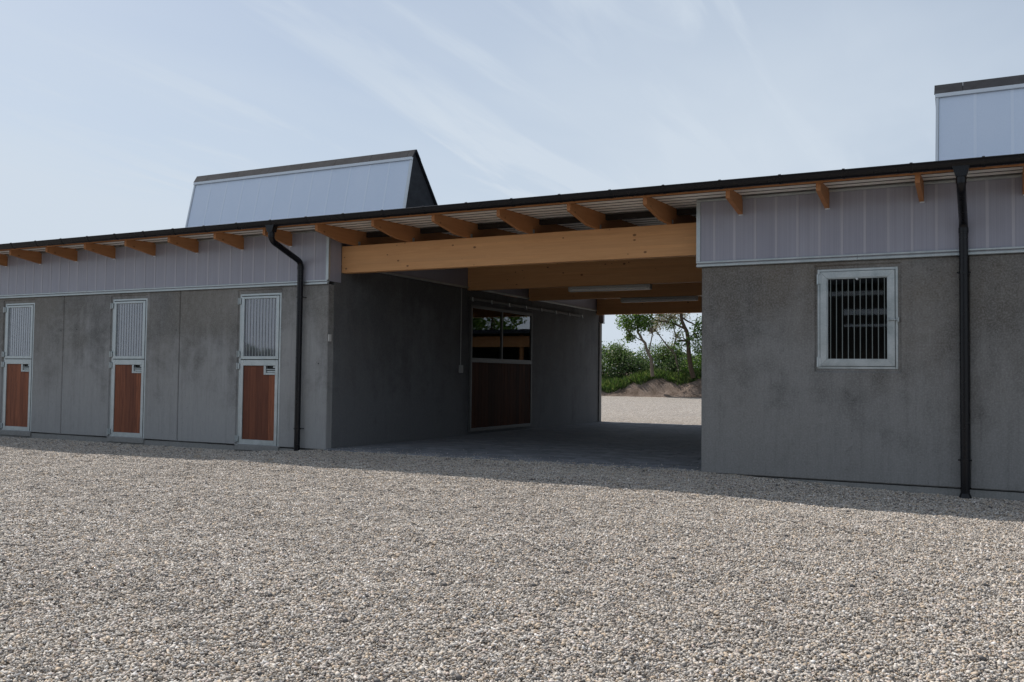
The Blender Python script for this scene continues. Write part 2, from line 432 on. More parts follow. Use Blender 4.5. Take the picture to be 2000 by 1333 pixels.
def grid_obj(name, xs, ys, zf, m, kind='structure', smooth=True):
    vs = [(x, y, zf(x, y)) for y in ys for x in xs]; nx = len(xs)
    fs = [(j*nx+i, j*nx+i+1, (j+1)*nx+i+1, (j+1)*nx+i) for j in range(len(ys)-1) for i in range(nx-1)]
    mb = MB(); mb.add(vs, fs); o = mb.build(name, m, None, smooth); o['kind'] = kind; return o
g = MB().add([(-3000, -3000, -.32), (3000, -3000, -.32), (3000, 3000, -.32), (-3000, 3000, -.32)], [(0, 1, 2, 3)]).build('ground', MAT['field']); g['kind'] = 'structure'
xs = list(np.arange(-24, 6.01, .15)); xs = [-70, -45, -32] + xs + [12, 24, 45]
ys = [-70, -40, -25, -16] + list(np.arange(-12, .16, .15))
grid_obj('gravel_yard', xs, ys, lambda x, y: gz(x, y) - .006, MAT['gravel_ground'])
grid_obj('far_gravel_yard', list(np.linspace(-60, 40, 60)), [11.32] + list(np.linspace(11.8, 34, 40)), lambda x, y: FAR_Z(y) + mnoise.noise(Vector((x*.3, y*.3, 5)))*.012, MAT['far_gravel_ground'])

# stone patches: half a metre of real pebbles, six of them, laid all over the yard in view
def stone_patch(k):
    r_ = np.random.default_rng(100+k); S = .26
    bm = bmesh.new(); bmesh.ops.create_icosphere(bm, subdivisions=1, radius=1)
    bm.verts.ensure_lookup_table(); iv = np.array([v.co[:] for v in bm.verts]); it = np.array([[v.index for v in f.verts] for f in bm.faces]); bm.free()
    # drop to a 12-vertex icosahedron
    bm = bmesh.new(); bmesh.ops.create_icosphere(bm, subdivisions=1, radius=1); bm.free()
    P = []; step = .0106; nn = int(S/step)
    for i in range(nn):
        for j in range(nn):
            P.append(((i+.5+r_.uniform(-.55, .55))*step - S/2, (j+.5+r_.uniform(-.55, .55))*step - S/2))
    P = np.array(P); n_ = len(P)
    size = np.clip(r_.lognormal(math.log(.0058), .36, n_), .003, .015)
    def dip(x, y):
        w = max(0, 1-(2*abs(x)/S)**4)*max(0, 1-(2*abs(y)/S)**4)
        return w*(.012*mnoise.noise(Vector((x*9+k*9, y*9, k*3.3))) + .007*mnoise.noise(Vector((x*14, y*14+k*7, k*1.3))))
    V = []; Fc = []
    for q in range(n_):
        s3 = size[q]*np.array([r_.uniform(.9, 1.7), r_.uniform(.7, 1.1), r_.uniform(.35, .8)])
        v = iv*(1+r_.uniform(-.26, .26, (len(iv), 1)))*s3
        a, b, c = r_.uniform(0, 6.283), r_.normal(0, .42), r_.normal(0, .42)
        Rm = np.array(Euler((b, c, a)).to_matrix())
        v = v@Rm.T + np.array([P[q, 0], P[q, 1], r_.uniform(-.006, .011) + dip(P[q, 0], P[q, 1])])
        V.append(v); Fc.append(it + q*len(iv))
    V = np.vstack(V); Fc = np.vstack(Fc)
    me = bpy.data.meshes.new('stones'); me.vertices.add(len(V)); me.vertices.foreach_set('co', V.ravel())
    me.loops.add(Fc.size); me.polygons.add(len(Fc)); me.loops.foreach_set('vertex_index', Fc.ravel().astype(np.int32))
    me.polygons.foreach_set('loop_start', np.arange(0, Fc.size, 3, dtype=np.int32))
    me.update(calc_edges=True); me.materials.append(MAT['gravel_stone'])
    return bpy.data.objects.new('stone_patch', me)
PATCHES = [stone_patch(k) for k in range(10)]
def gravel():
    pts, rots, idx = [], [], []
    S = .245
    for iy in range(0, 50):
        for ix in range(-90, 22):
            x = ix*S + .1; y = -.05 - iy*S
            d = Vector((x, y, 0)) - CAM; dep = d.dot(FWD); lat = d.dot(RIGHT)
            if dep < 2.2 or abs(lat) > dep*.60 + 1.3: continue
            z = gz(x, y); e = .12
            nrm = Vector((gz(x-e, y)-gz(x+e, y), gz(x, y-e)-gz(x, y+e), 2*e)).normalized()
            q = Vector((0, 0, 1)).rotation_difference(nrm) @ Euler((0, 0, random.randrange(4)*math.pi/2 + random.uniform(-.08, .08))).to_quaternion()
            pts.append((x, y, z)); rots.append(q.to_euler()[:]); idx.append(random.randrange(len(PATCHES)))
    me = bpy.data.meshes.new('gravel'); me.from_pydata(pts, [], [])
    a = me.attributes.new('rot', 'FLOAT_VECTOR', 'POINT'); a.data.foreach_set('vector', np.array(rots, dtype=np.float32).ravel())
    b = me.attributes.new('idx', 'INT', 'POINT'); b.data.foreach_set('value', np.array(idx, dtype=np.int32))
    o = put('gravel', me); tag(o, kind='stuff')
    ng = bpy.data.node_groups.new('gravel_scatter', 'GeometryNodeTree')
    ng.interface.new_socket('Geometry', in_out='INPUT', socket_type='NodeSocketGeometry'); ng.interface.new_socket('Geometry', in_out='OUTPUT', socket_type='NodeSocketGeometry')
    n = ng.nodes.new; L = ng.links.new
    gi = n('NodeGroupInput'); go = n('NodeGroupOutput'); iop = n('GeometryNodeInstanceOnPoints')
    g2i = n('GeometryNodeGeometryToInstance')
    for p in reversed(PATCHES):
        oi = n('GeometryNodeObjectInfo'); oi.inputs['Object'].default_value = p; oi.inputs['As Instance'].default_value = False
        L(oi.outputs['Geometry'], g2i.inputs[0])
    na = n('GeometryNodeInputNamedAttribute'); na.data_type = 'FLOAT_VECTOR'; na.inputs[0].default_value = 'rot'
    e2r = n('FunctionNodeEulerToRotation'); L(na.outputs[0], e2r.inputs[0])
    ni = n('GeometryNodeInputNamedAttribute'); ni.data_type = 'INT'; ni.inputs[0].default_value = 'idx'
    L(gi.outputs[0], iop.inputs['Points']); L(g2i.outputs[0], iop.inputs['Instance']); iop.inputs['Pick Instance'].default_value = True
    L(ni.outputs[0], iop.inputs['Instance Index']); L(e2r.outputs[0], iop.inputs['Rotation']); L(iop.outputs[0], go.inputs[0])
    md = o.modifiers.new('scatter', 'NODES'); md.node_group = ng
gravel()

# ------------------------------------------------------------------ paving of the passage
XL, XR = -9.3, -3.32
PZ = .118
def paving():
    root = MB().box(XL-.05, XR+.05, -.06, 11.42, -.2, PZ-.016).build('paving', MAT['rubber_black']); root['kind'] = 'structure'
    L_, W_, gap = .28, .21, .012
    me = MB().box(-L_/2+gap/2, L_/2-gap/2, -W_/2+gap/2, W_/2-gap/2, -.03, 0, .005).mesh('paver', MAT['paver_stone'])
    rest = MB(); cnt = 0; rows = int(11.4/W_)
    for j in range(rows):
        y = -.045 + (j+.5)*W_; x = XL + (0 if j % 2 else -L_/2) + L_/2
        while x < XR + .2:
            z = PZ + random.uniform(-.003, .003)
            x0, x1 = max(x-L_/2, XL+.002), min(x+L_/2, XR-.002)
            if x1-x0 > .05:
                if cnt < 300 and x1-x0 > L_-.005:
                    o = put('paver', me, root, (x, y, z)); o.rotation_euler = (random.uniform(-.008, .008), random.uniform(-.006, .006), random.uniform(-.006, .006)); cnt += 1
                else: rest.box(x0+gap/2, x1-gap/2, y-W_/2+gap/2, y+W_/2-gap/2, z-.03, z)
            x += L_
    o = rest.build('far_pavers', MAT['paver_stone'], root); o['kind'] = 'stuff'
paving()
def loose():
    src = PATCHES[0].data; mb = MB()
    r_ = random.Random(3)
    for _ in range(420):
        x = r_.uniform(XL+.1, XR-.05); y = min(abs(r_.gauss(0, .42)) - .05, 3.2); s = r_.uniform(.004, .010)
        base = [(1, 0, 0), (-1, 0, 0), (0, 1, 0), (0, -1, 0), (0, 0, .7), (0, 0, -.5), (.6, .6, .3), (-.6, .5, .35)]
        rz = Euler((r_.uniform(-.5, .5), r_.uniform(-.5, .5), r_.uniform(0, 6))).to_matrix()
        v = [rz @ Vector(b)*s*r_.uniform(.8, 1.2) + Vector((x, y, PZ+s*.5)) for b in base[:6]]
        mb.add(v, [(0, 2, 4), (2, 1, 4), (1, 3, 4), (3, 0, 4), (2, 0, 5), (1, 2, 5), (3, 1, 5), (0, 3, 5)])
    o = mb.build('loose_gravel', MAT['gravel_stone']); o['kind'] = 'stuff'
loose()

# ------------------------------------------------------------------ the stable building
B = empty('stable_building', (-6.3, 0, 0))
tag(B, 'long low grey concrete stable with timber eaves, polycarbonate bands and an open passage', 'building')
YB = 11.3                                           # far facade
TP = .14                                            # panel thickness
FL = 2.74                                           # lower edge of the polycarbonate band
RZ = lambda y: 3.568 + .027*(y if y < 5.65 else 11.3-y)   # underside of the roof deck

def panel_with_hole(x0, x1, z0, z1, hole=None, y0=0.0, y1=TP, ch=.012):
    """concrete wall panel in the facade plane with a chamfered opening"""
    mb = MB()
    if hole is None: return mb.box(x0, x1, y0, y1, z0, z1, ch)
    a, b, c, d = hole
    def q(y, inset):
        o_ = [(x0+inset, y, z0+inset), (x1-inset, y, z0+inset), (x1-inset, y, z1-inset), (x0+inset, y, z1-inset)]
        return o_
    outer_f = q(y0, ch); outer_e = q(y0+ch, 0); outer_b = q(y1, 0)
    hi = lambda y, k: [(a-k, y, c-k if c > z0 else c), (b+k, y, c-k if c > z0 else c), (b+k, y, d+k), (a-k, y, d+k)]
    h_f = hi(y0, ch); h_e = hi(y0+ch, 0); h_b = hi(y1, 0)
    vs = outer_f + outer_e + outer_b + h_f + h_e + h_b
    fs = []
    for i in range(4):
        j = (i+1) % 4
        fs += [(i, j, 4+j, 4+i), (4+i, 4+j, 8+j, 8+i), (12+i, 12+j, 16+j, 16+i), (16+i, 16+j, 20+j, 20+i), (i, j, 12+j, 12+i), (8+i, 8+j, 20+j, 20+i)]
    return mb.add(vs, fs)

JOINTS = [-18.63, -15.583, -12.538, XL]
DOORS = [-16.917, -13.818, -10.722]
for k, dc in enumerate(DOORS):
    x0, x1 = JOINTS[k]+.006, JOINTS[k+1]-.006
    if k == 2: x1 = XL
    panel_with_hole(x0, x1, .10, 2.70, (dc-.475, dc+.475, .115, 2.655)).build('concrete_panel', MAT['pale_concrete'], B)
for x0, x1 in ((-21.7, -18.642),):
    panel_with_hole(x0, x1, .10, 2.70).build('concrete_panel', MAT['pale_concrete'], B)
WIN = (-1.932, -.982, 1.388, 2.65)
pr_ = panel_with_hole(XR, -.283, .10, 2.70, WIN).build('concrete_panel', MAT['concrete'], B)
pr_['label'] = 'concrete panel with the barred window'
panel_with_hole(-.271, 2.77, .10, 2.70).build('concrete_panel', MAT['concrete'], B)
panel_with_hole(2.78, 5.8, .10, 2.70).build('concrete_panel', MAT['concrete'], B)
def reveal(x0, x1, z0, z1, a, b, c, d, sill=True, m_='concrete'):
    """concrete rebate that the frame sits in"""
    m = MB().box(x0+.001, a-.001, .022, .12, z0+.001, z1-.001).box(b+.001, x1-.001, .022, .12, z0+.001, z1-.001).box(a-.0005, b+.0005, .022, .12, d+.001, z1-.001)
    if sill: m.box(a-.0005, b+.0005, .022, .12, z0+.001, c-.001)
    m.build('reveal', MAT[m_], B)
reveal(-1.932, -.982, 1.388, 2.65, -1.907, -1.009, 1.42, 2.61)
for dc in DOORS: reveal(dc-.475, dc+.475, .115, 2.655, dc-.4475, dc+.4475, .115, 2.60, False, 'pale_concrete')
# scuff on the right panel: a shallow broken chip
s = MB()
for (x, z, w, h, sl) in ((-1.60, .395, .020, .075, .035), (-1.565, .44, .018, .07, .03), (-1.535, .475, .012, .045, .02)):
    s.add([(x, -.002, z), (x+w, -.003, z-.01), (x+w+sl, -.002, z+h), (x+sl*.6, -.003, z+h*.9), (x+w*.5, .01, z+h*.4)], [(0, 1, 4), (1, 2, 4), (2, 3, 4), (3, 0, 4)])
s.build('scuff', MAT['plinth_concrete'], B)
# formwork tie holes
th = MB().tube([(0, -.0015, 0), (0, .004, 0)], .011, 8).mesh('tie_hole', MAT['rubber_black'])
for x, z in ((-9.47, 1.45), (-12.62, 2.02), (-15.2, 2.06), (-15.65, 2.05)): put('tie_hole', th, B, Vector((x, 0, z)) - world_of(B))
# plinth
for x0, x1 in ((-21.7, XL-.01), (XR+.012, 5.8)):
    MB().box(x0, x1, .016, TP, -.2, .088, .006).build('plinth', MAT['plinth_concrete'], B)
for dc in DOORS:
    MB().box(dc-.47, dc+.47, -.012, .10, .02, .112, .006).build('sill', MAT['plinth_concrete'], B)

# back facade and passage side walls
for x0, x1 in ((-21.7, XL), (XR, 5.8)):
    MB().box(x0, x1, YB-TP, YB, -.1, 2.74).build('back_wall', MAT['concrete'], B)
PWZ = 3.01
DY0, DY1 = 4.37, 7.10
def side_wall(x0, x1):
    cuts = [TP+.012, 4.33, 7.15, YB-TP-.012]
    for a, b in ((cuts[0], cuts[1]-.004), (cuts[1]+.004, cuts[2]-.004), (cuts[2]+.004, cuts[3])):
        MB().box(x0, x1, a, b, -.1, PWZ, .008).build('passage_panel', MAT['shaded_concrete'], B)
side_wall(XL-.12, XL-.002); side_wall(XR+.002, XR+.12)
for x0, x1 in ((XL-.12, XL-.01), (XR+.01, XR+.12)):
    MB().box(x0, x1, .45, YB-.2, PWZ+.045, 3.56).build('polycarbonate_wall', MAT['polycarbonate'], B)
for sx, x in ((1, XL), (-1, XR)):
    MB().box(x-.01*sx, x+.028*sx, 1.0, YB-.35, PWZ+.003, PWZ+.042, .004).build('passage_flashing', MAT['galvanised_steel'], B)

# dark rooms behind the doors and window
for x0, x1 in ((-21.6, XL-.14), (XR+.14, 5.7)):
    MB().add([(x0, TP+.005, .1), (x1, TP+.005, .1), (x1, YB-.16, .1), (x0, YB-.16, .1)], [(0, 1, 2, 3)]).build('interior_floor', MAT['interior'], B)
    MB().add([(x0, 3.2, .1), (x1, 3.2, .1), (x1, 3.2, 3.5), (x0, 3.2, 3.5)], [(0, 1, 2, 3)]).build('interior_wall', MAT['interior'], B)
MB().box(-21.75, -21.7, 0, YB, -.1, 3.55).build('end_wall', MAT['concrete'], B)
MB().box(5.8, 5.85, 0, YB, -.1, 3.55).build('end_wall', MAT['concrete'], B)

# polycarbonate bands
PITCH_P = .2555
pan = MB().box(.0002, PITCH_P-.0002, -.022, .02, FL, 3.555).mesh('polycarbonate_panel', MAT['polycarbonate'])
seam = MB().box(-.015, .015, -.0255, -.0225, FL, 3.552).mesh('seam', MAT['polycarbonate_seam'])
def band(xa, xb, y=0.0, flip=1, full=True):
    k = 0; x = xb
    xs_ = []
    while x - PITCH_P > xa: xs_.append(x-PITCH_P); x -= PITCH_P
    for x in xs_:
        o = put('polycarbonate_panel', pan, B, (x-B.location.x, y, 0))
        o = put('seam', seam, B, (x-B.location.x, y, 0))
band(-20.0, XL-.018)
k = XR-.05+.045
first = -3.153 - PITCH_P
xx = first
while xx < 5.5:
    x = xx
    if x < XR-.04:
        MB().box(XR-.045, x+PITCH_P-.004, -.022, .02, FL, 3.555).build('polycarbonate_panel', MAT['polycarbonate'], B)
    else:
        put('polycarbonate_panel', pan, B, (x-B.location.x, 0, 0)); put('seam', seam, B, (x-B.location.x, 0, 0))
    xx += PITCH_P
# returns round the corners of the passage
MB().box(XL-.012, XL+.012, .006, .292, FL+.01, 3.50).build('polycarbonate_return', MAT['polycarbonate'], B)
MB().box(XR-.052, XR-.03, .006, .30, FL+.01, 3.55).build('polycarbonate_return', MAT['polycarbonate'], B)
# galvanised drip flashings below the band
def flashing(xa, xb, y0=-.04):
    prof = [(y0+.05, FL-.042), (y0+.010, FL-.042), (y0, FL-.036), (y0, FL-.016), (y0+.03, FL-.012), (y0+.03, FL+.004), (y0-.004, FL+.008), (y0-.004, FL+.026), (y0+.018, FL+.030), (y0+.05, FL+.030)]
    MB().prism(prof, 'x', xa, xb).build('flashing', MAT['galvanised_steel'], B)
for xa, xb in ((-21.6, -17.9), (-17.895, -14.9), (-14.895, -11.9), (-11.895, XL+.004), (XR-.06, -1.45), (-1.445, 1.5), (1.505, 4.5)): flashing(xa, xb)
# corner trims
MB().box(XL-.034, XL+.014, -.032, -.0225, FL+.03, 3.50).box(XL+.0125, XL+.019, -.032, .012, FL+.03, 3.50).build('corner_trim', MAT['galvanised_steel'], B)
MB().box(XR-.062, XR-.012, -.034, -.0225, FL+.03, 3.553).box(XR-.062, XR-.0535, -.0225, .04, FL+.03, 3.553).build('corner_trim', MAT['galvanised_steel'], B)
# trim under the deck on the right band
MB().box(XR-.055, 5.7, -.06, -.031, 3.525, 3.556, .004).build('head_trim', MAT['galvanised_steel'], B)
MB().box(-21.6, XL-.02, -.05, -.031, 3.53, 3.556, .004).build('head_trim', MAT['galvanised_steel'], B)
# far facade band ends that show past the passage walls
MB().box(XL-2.5, XL+.075, YB-.03, YB+.06, FL, 3.5).build('polycarbonate_return', MAT['polycarbonate'], B)
MB().box(XL-2.5, XL+.08, YB-.04, YB+.07, FL-.035, FL-.002).build('flashing', MAT['galvanised_steel'], B)
MB().box(XL-.004, XL+.03, YB-.15, YB-.005, PZ, FL-.04).build('corner_trim', MAT['plinth_concrete'], B)

# roof deck: trapezoidal sheet whose ribs run along the eave, felt on top
def deck():
    per = .207
    m_ = MB().box(-22, 6, 0, .138, 0, .004).mesh('deck_board', MAT['deck_steel'])
    y = -.655
    while y < 11.95:
        up = y < 5.6
        o = put('deck_board', m_, B, (-B.location.x, y, RZ(y)-.002)); o.rotation_euler = (math.atan(.027)*(1 if up else -1), 0, 0)
        y += per
    MB().add([(x, y, RZ(y)+.062) for x in (-22, 6) for y in (-.69, 5.65, 12.0)], [(0, 1, 4, 3), (1, 2, 5, 4)]).build('roof_underlay', MAT['underlay'], B)
    y0, y1 = -.70, 12.0
    MB().add([(-22.02, y0, RZ(y0)+.068), (6.02, y0, RZ(y0)+.068), (6.02, 5.65, RZ(5.65)+.068), (-22.02, 5.65, RZ(5.65)+.068), (6.02, y1, RZ(y1)+.068), (-22.02, y1, RZ(y1)+.068),
              (-22.02, y0, RZ(y0)+.075), (6.02, y0, RZ(y0)+.075), (6.02, 5.65, RZ(5.65)+.075), (-22.02, 5.65, RZ(5.65)+.075), (6.02, y1, RZ(y1)+.075), (-22.02, y1, RZ(y1)+.075)],
             [(0, 1, 2, 3), (3, 2, 4, 5), (6, 7, 8, 9), (9, 8, 10, 11), (0, 1, 7, 6), (5, 4, 10, 11)]).build('roof_felt', MAT['roof_felt'], B)
deck()
MB().box(-22, 6, -.705, -.660, 3.520, 3.60, .003).build('eaves_batten', MAT['rafter_wood'], B)
MB().box(XL+.08, XR-.06, .56, .62, 3.50, 3.575).build('batten', MAT['dark_cladding'], B)

# rafters
def rafter_mesh():
    t0, yk, yb = -.65, 0.0, 11.95
    sl = .027
    zt = lambda y: 3.565 + sl*y
    pts = [(t0, zt(t0)), (t0, 3.435), (-.04, 3.335), (.32, 3.336), (5.65, 3.335+sl*5.3), (5.65, zt(5.65))]
    half = [(11.3-p[0], p[1]) for p in pts[:4]]
    poly = pts[:4] + [(5.65, 3.335+sl*5.3)] + half[::-1] + [(5.65, zt(5.65))]
    return MB().prism(poly, 'x', -.025, .025).mesh('rafter', MAT['rafter_wood'])
rm = rafter_mesh()
RX = [-.752 - 1.0345*k for k in range(21)] + [-.752+1.0345*k for k in range(1, 6)]
for x in RX: put('rafter', rm, B, (x-B.location.x, 0, 0))
br = MB().box(.026, .030, .02, .07, 3.338, 3.40).mesh('rafter_bracket', MAT['galvanised_steel'])
brl = MB().box(-.02, .032, -.045, -.02, 3.322, 3.334).mesh('rafter_bolt', MAT['white_aluminium'])
for x in RX:
    if XL < x < XR:
        o = put('rafter_bracket', br, B, (x-B.location.x, .33, 0))
    elif x > -18:
        put('rafter_bolt', brl, B, (x-B.location.x, -.0, 0))
# glulam beams across the passage
for y0, z0, z1 in ((.312, 2.905, 3.334), (4.30, 2.978, 3.44), (7.0, 2.985, 3.44), (10.99, 2.922, 3.334)):
    MB().box(XL+.003, XR-.003, y0, y0+.14, z0, z1, .004).build('glulam_beam', MAT['glulam_x'], B)

# gutter
def gutter():
    cy, cz, r0 = -.768, 3.606, .066
    arc = [(cy+r0*math.cos(a), cz+r0*1.25*math.sin(a)) for a in np.linspace(math.pi, 2*math.pi, 12)]
    arc_i = [(cy+(r0-.004)*math.cos(a), cz+(r0-.004)*1.25*math.sin(a)) for a in np.linspace(2*math.pi, math.pi, 12)]
    G = empty('gutter', (0, 0, 0), B); G.location = -world_of(B)
    MB().prism(arc+arc_i, 'x', -21.9, 5.9).tube([(-21.9, cy-r0, cz), (5.9, cy-r0, cz)], .009, 8).build('gutter_channel', MAT['black_metal'], G, True)
    out = [(cy+(r0+.004)*math.cos(a), cz+(r0+.004)*1.25*math.sin(a)) for a in np.linspace(math.pi, 2*math.pi, 12)]
    hk = MB().prism(out+[(p[0]*.0+cy+(r0-.001)*math.cos(a), cz+(r0-.001)*1.25*math.sin(a)) for a, p in zip(np.linspace(2*math.pi, math.pi, 12), out)], 'x', -.014, .014).tube([(-.014, cy-r0, cz+.004), (.014, cy-r0, cz+.004)], .013, 8).mesh('gutter_joint', MAT['black_metal'], True)
    x = -21.5
    while x < 5.5:
        put('gutter_joint', hk, G, (x, 0, 0)); x += .69
    MB().box(-22, 6, -.735, -.66, RZ(-.7)+.0765, RZ(-.7)+.082).build('eaves_flashing', MAT['black_metal'], G)
gutter()
# downpipes
def downpipe(x, lab):
    def P(name, mb, sm=True): return put(name, mb.mesh(name, MAT['black_metal'], sm), D, (0, 0, 0))
    D = empty('downpipe', (0, 0, 0), B); D.location = Vector((x, 0, 0)) - world_of(B); D['label'] = lab
    p0, p1, p2 = Vector((0, -.765, 3.34)), Vector((0, -.085, 3.03)), None
    pts = [(0, -.765, 3.55), (0, -.765, 3.385), (0, -.758, 3.345), (0, -.735, 3.315), (0, -.70, 3.292)]
    pts += [(0, -.155, 3.088), (0, -.118, 3.068), (0, -.094, 3.038), (0, -.085, 2.995)]
    P('swan_neck', MB().tube(pts, .046, 16))
    P('pipe', MB().tube([(0, -.085, 3.03), (0, -.085, gz(x, -.08)-.02)], .047, 16))
    # funnel outlet
    P('outlet', MB().prism([(-.085, 3.548), (.085, 3.548), (.049, 3.44), (-.049, 3.44)], 'y', -.815, -.715), False)
    for z in (3.40, 2.97): P('pipe_collar', MB().tube([(0, -.765 if z > 3.2 else -.085, z-.03), (0, -.765 if z > 3.2 else -.085, z+.03)], .052, 16))
    for z in (2.50, .42):
        P('pipe_bracket', MB().tube([(0, -.085, z-.014), (0, -.085, z+.014)], .053, 16).box(-.07, .07, -.09, -.08, z-.009, z+.009).tube([(.062, -.10, z), (.062, .0, z)], .006, 6), False)
    return D
downpipe(-9.80, 'black downpipe left of the passage corner'); D2 = downpipe(-.322, 'black downpipe right of the barred window')
put('pipe_shoe', MB().tube([(0, -.085, -.02), (0, -.085, .03), (0, -.085, .055)], [.072, .06, .049], 16).mesh('pipe_shoe', MAT['black_metal'], True), D2, (0, 0, 0))

# stable doors -------------------------------------------------------
def make_door(dc):
    D = empty('stable_door', Vector((dc, .045, 0)) - world_of(B), B)
    G_ = MAT['galvanised_steel']; y = 0.0
    HX = .4475
    def P(name, mb, m, smooth=False): return put(name, mb.mesh(name, m, smooth), D, (0, 0, 0))
    P('frame', MB().box(-HX, -HX+.035, -.02, .05, .095, 2.60, .003).box(HX-.035, HX, -.02, .05, .095, 2.60, .003).box(-HX+.0355, HX-.0355, -.02, .05, 2.565, 2.60, .003), G_)
    a, b = -HX+.042, HX-.042
    up = MB().box(a, a+.06, -.03, .02, 1.515, 2.555, .004).box(b-.06, b, -.03, .02, 1.515, 2.555, .004).box(a+.0605, b-.0605, -.03, .02, 2.515, 2.555, .004).box(a+.0605, b-.0605, -.03, .02, 1.515, 1.568, .004)
    P('upper_leaf', up, G_)
    lo = MB().box(a, a+.06, -.03, .02, .115, 1.505, .004).box(b-.06, b, -.03, .02, .115, 1.505, .004).box(a+.0605, b-.0605, -.03, .02, .115, .196, .004).box(a+.0605, b-.0605, -.03, .02, 1.41, 1.505, .004)
    # latch box surround in the upper right corner of the lower leaf
    lx0, lx1 = b-.30, b-.0605
    lo.box(lx0, lx0+.045, -.032, .02, 1.262, 1.4095, .003).box(lx0+.0455, lx1, -.032, .02, 1.262, 1.295, .003)
    P('lower_leaf', lo, G_)
    P('latch_recess', MB().box(lx0+.046, lx1, .012, .03, 1.296, 1.4095), MAT['rubber_black'])
    P('latch', MB().box(lx0+.05, lx1+.02, -.026, -.006, 1.342, 1.358, .003).box(lx0+.046, lx1, -.012, .0, 1.30, 1.33, .003).box(lx1-.05, lx1+.01, -.02, .0, 1.375, 1.405, .003), G_)
    P('glass_pane', MB().box(a+.061, b-.061, -.004, .004, 1.5685, 2.5145), MAT['door_glass'])
    bar = MB().tube([(0, .034, 1.57), (0, .034, 2.513)], .0042, 6).mesh('bar', MAT['galvanised_steel'], True)
    w = (b-.06) - (a+.06)
    for i in range(10): put('bar', bar, D, (a+.06 + (i+.75)*w/10.5, -.045, 0))
    n_p = 5; w = (b-.061-(a+.061))/n_p
    for i in range(n_p):
        x0, x1 = a+.061+i*w+.0005, a+.061+(i+1)*w-.0005
        top = 1.4085
        if x1 > lx0: 
            if x0 < lx0 - .004:
                m_ = MB().prism([(x0, .197), (x1, .197), (x1, 1.261), (lx0-.001, 1.261), (lx0-.001, top), (x0, top)], 'y', -.012, .016)
            else: m_ = MB().box(x0, x1, -.012, .016, .197, 1.261, .001)
        else: m_ = MB().box(x0, x1, -.012, .016, .197, top, .001)
        P('plank', m_, MAT['door_wood'])
    hg = MB().box(-HX-.02, -HX+.03, -.045, -.0205, -.05, .05, .004).tube([(-HX-.012, -.05, -.055), (-HX-.012, -.05, .055)], .011, 8).mesh('hinge', G_)
    for z in (2.48, 1.60, 1.40, .20): put('hinge', hg, D, (0, 0, z))
    return D
d0 = make_door(DOORS[2])
d0['label'] = 'half door nearest the passage'
for dc, lab in ((DOORS[1], 'middle half door'), (DOORS[0], 'half door at the far left')):
    c = copy_tree(d0, B, Vector((dc, .045, 0)) - world_of(B)); c['label'] = lab

# barred window -------------------------------------------------------
def make_window():
    Wn = empty('barred_window', Vector((-1.458, .035, 0)) - world_of(B), B)
    G_ = MAT['galvanised_steel']
    def P(name, mb, m, smooth=False): return put(name, mb.mesh(name, m, smooth), Wn, (0, 0, 0))
    a, b, c, d = -.449, .449, 1.420, 2.610
    P('frame', MB().box(a, a+.03, -.02, .06, c, d, .003).box(b-.03, b, -.02, .06, c, d, .003).box(a+.0305, b-.0305, -.02, .06, d-.03, d, .003).box(a+.0305, b-.0305, -.02, .06, c, c+.03, .003), G_)
    a, b, c, d = a+.035, b-.035, c+.035, d-.035; t_ = .072
    def miter(p0, p1, p2, p3): return MB().add([(p[0], -.032, p[1]) for p in (p0, p1, p2, p3)] + [(p[0], .02, p[1]) for p in (p0, p1, p2, p3)], [(0, 1, 2, 3), (4, 5, 6, 7), (0, 1, 5, 4), (1, 2, 6, 5), (2, 3, 7, 6), (3, 0, 4, 7)])
    e = .0012
    P('sash', miter((a, c+e), (a+t_, c+t_+e), (a+t_, d-t_-e), (a, d-e)), G_); P('sash', miter((b, c+e), (b, d-e), (b-t_, d-t_-e), (b-t_, c+t_+e)), G_)
    P('sash', miter((a+e, c), (b-e, c), (b-t_-e, c+t_), (a+t_+e, c+t_)), G_); P('sash', miter((a+e, d), (a+t_+e, d-t_), (b-t_-e, d-t_), (b-e, d)), G_)
    P('glazing_bead', MB().box(a+t_-.01, a+t_+.012, -.018, .02, c+t_, d-t_).box(b-t_-.012, b-t_+.01, -.018, .02, c+t_, d-t_).box(a+t_+.012, b-t_-.012, -.018, .02, d-t_-.012, d-t_+.01).box(a+t_+.012, b-t_-.012, -.018, .02, c+t_-.01, c+t_+.012), MAT['galvanised_steel'])
    P('glass_pane', MB().box(a+t_+.004, b-t_-.004, .0205, .0265, c+t_-.004, d-t_+.004), MAT['window_glass'])
    bar = MB().tube([(0, .004, c+t_), (0, .004, d-t_)], .0048, 6).mesh('bar', MAT['bar_steel'], True)
    w = b-a-2*t_
    for i in range(10): put('bar', bar, Wn, (a+t_+(i+.62)*w/10.25, 0, 0))
    P('latch', MB().box(b-t_-.005, b+.045, -.052, -.034, 1.985, 2.0, .002).box(b+.03, b+.048, -.06, -.022, 1.965, 2.02, .002).box(b-t_-.01, b-t_+.012, -.056, -.033, 1.98, 2.008, .002), G_)
    hg = MB().tube([(a-.03, -.035, -.06), (a-.03, -.035, .06)], .011, 8).box(a-.03, a+.012, -.036, -.031, -.05, .05).mesh('hinge', G_)
    for z in (2.49, 1.50): put('hinge', hg, Wn, (0, 0, z))
    P('pin', MB().tube([(-.0, -.04, d-t_-.02), (-.0, .01, d-t_-.02)], .012, 8), MAT['white_aluminium'])
make_window()

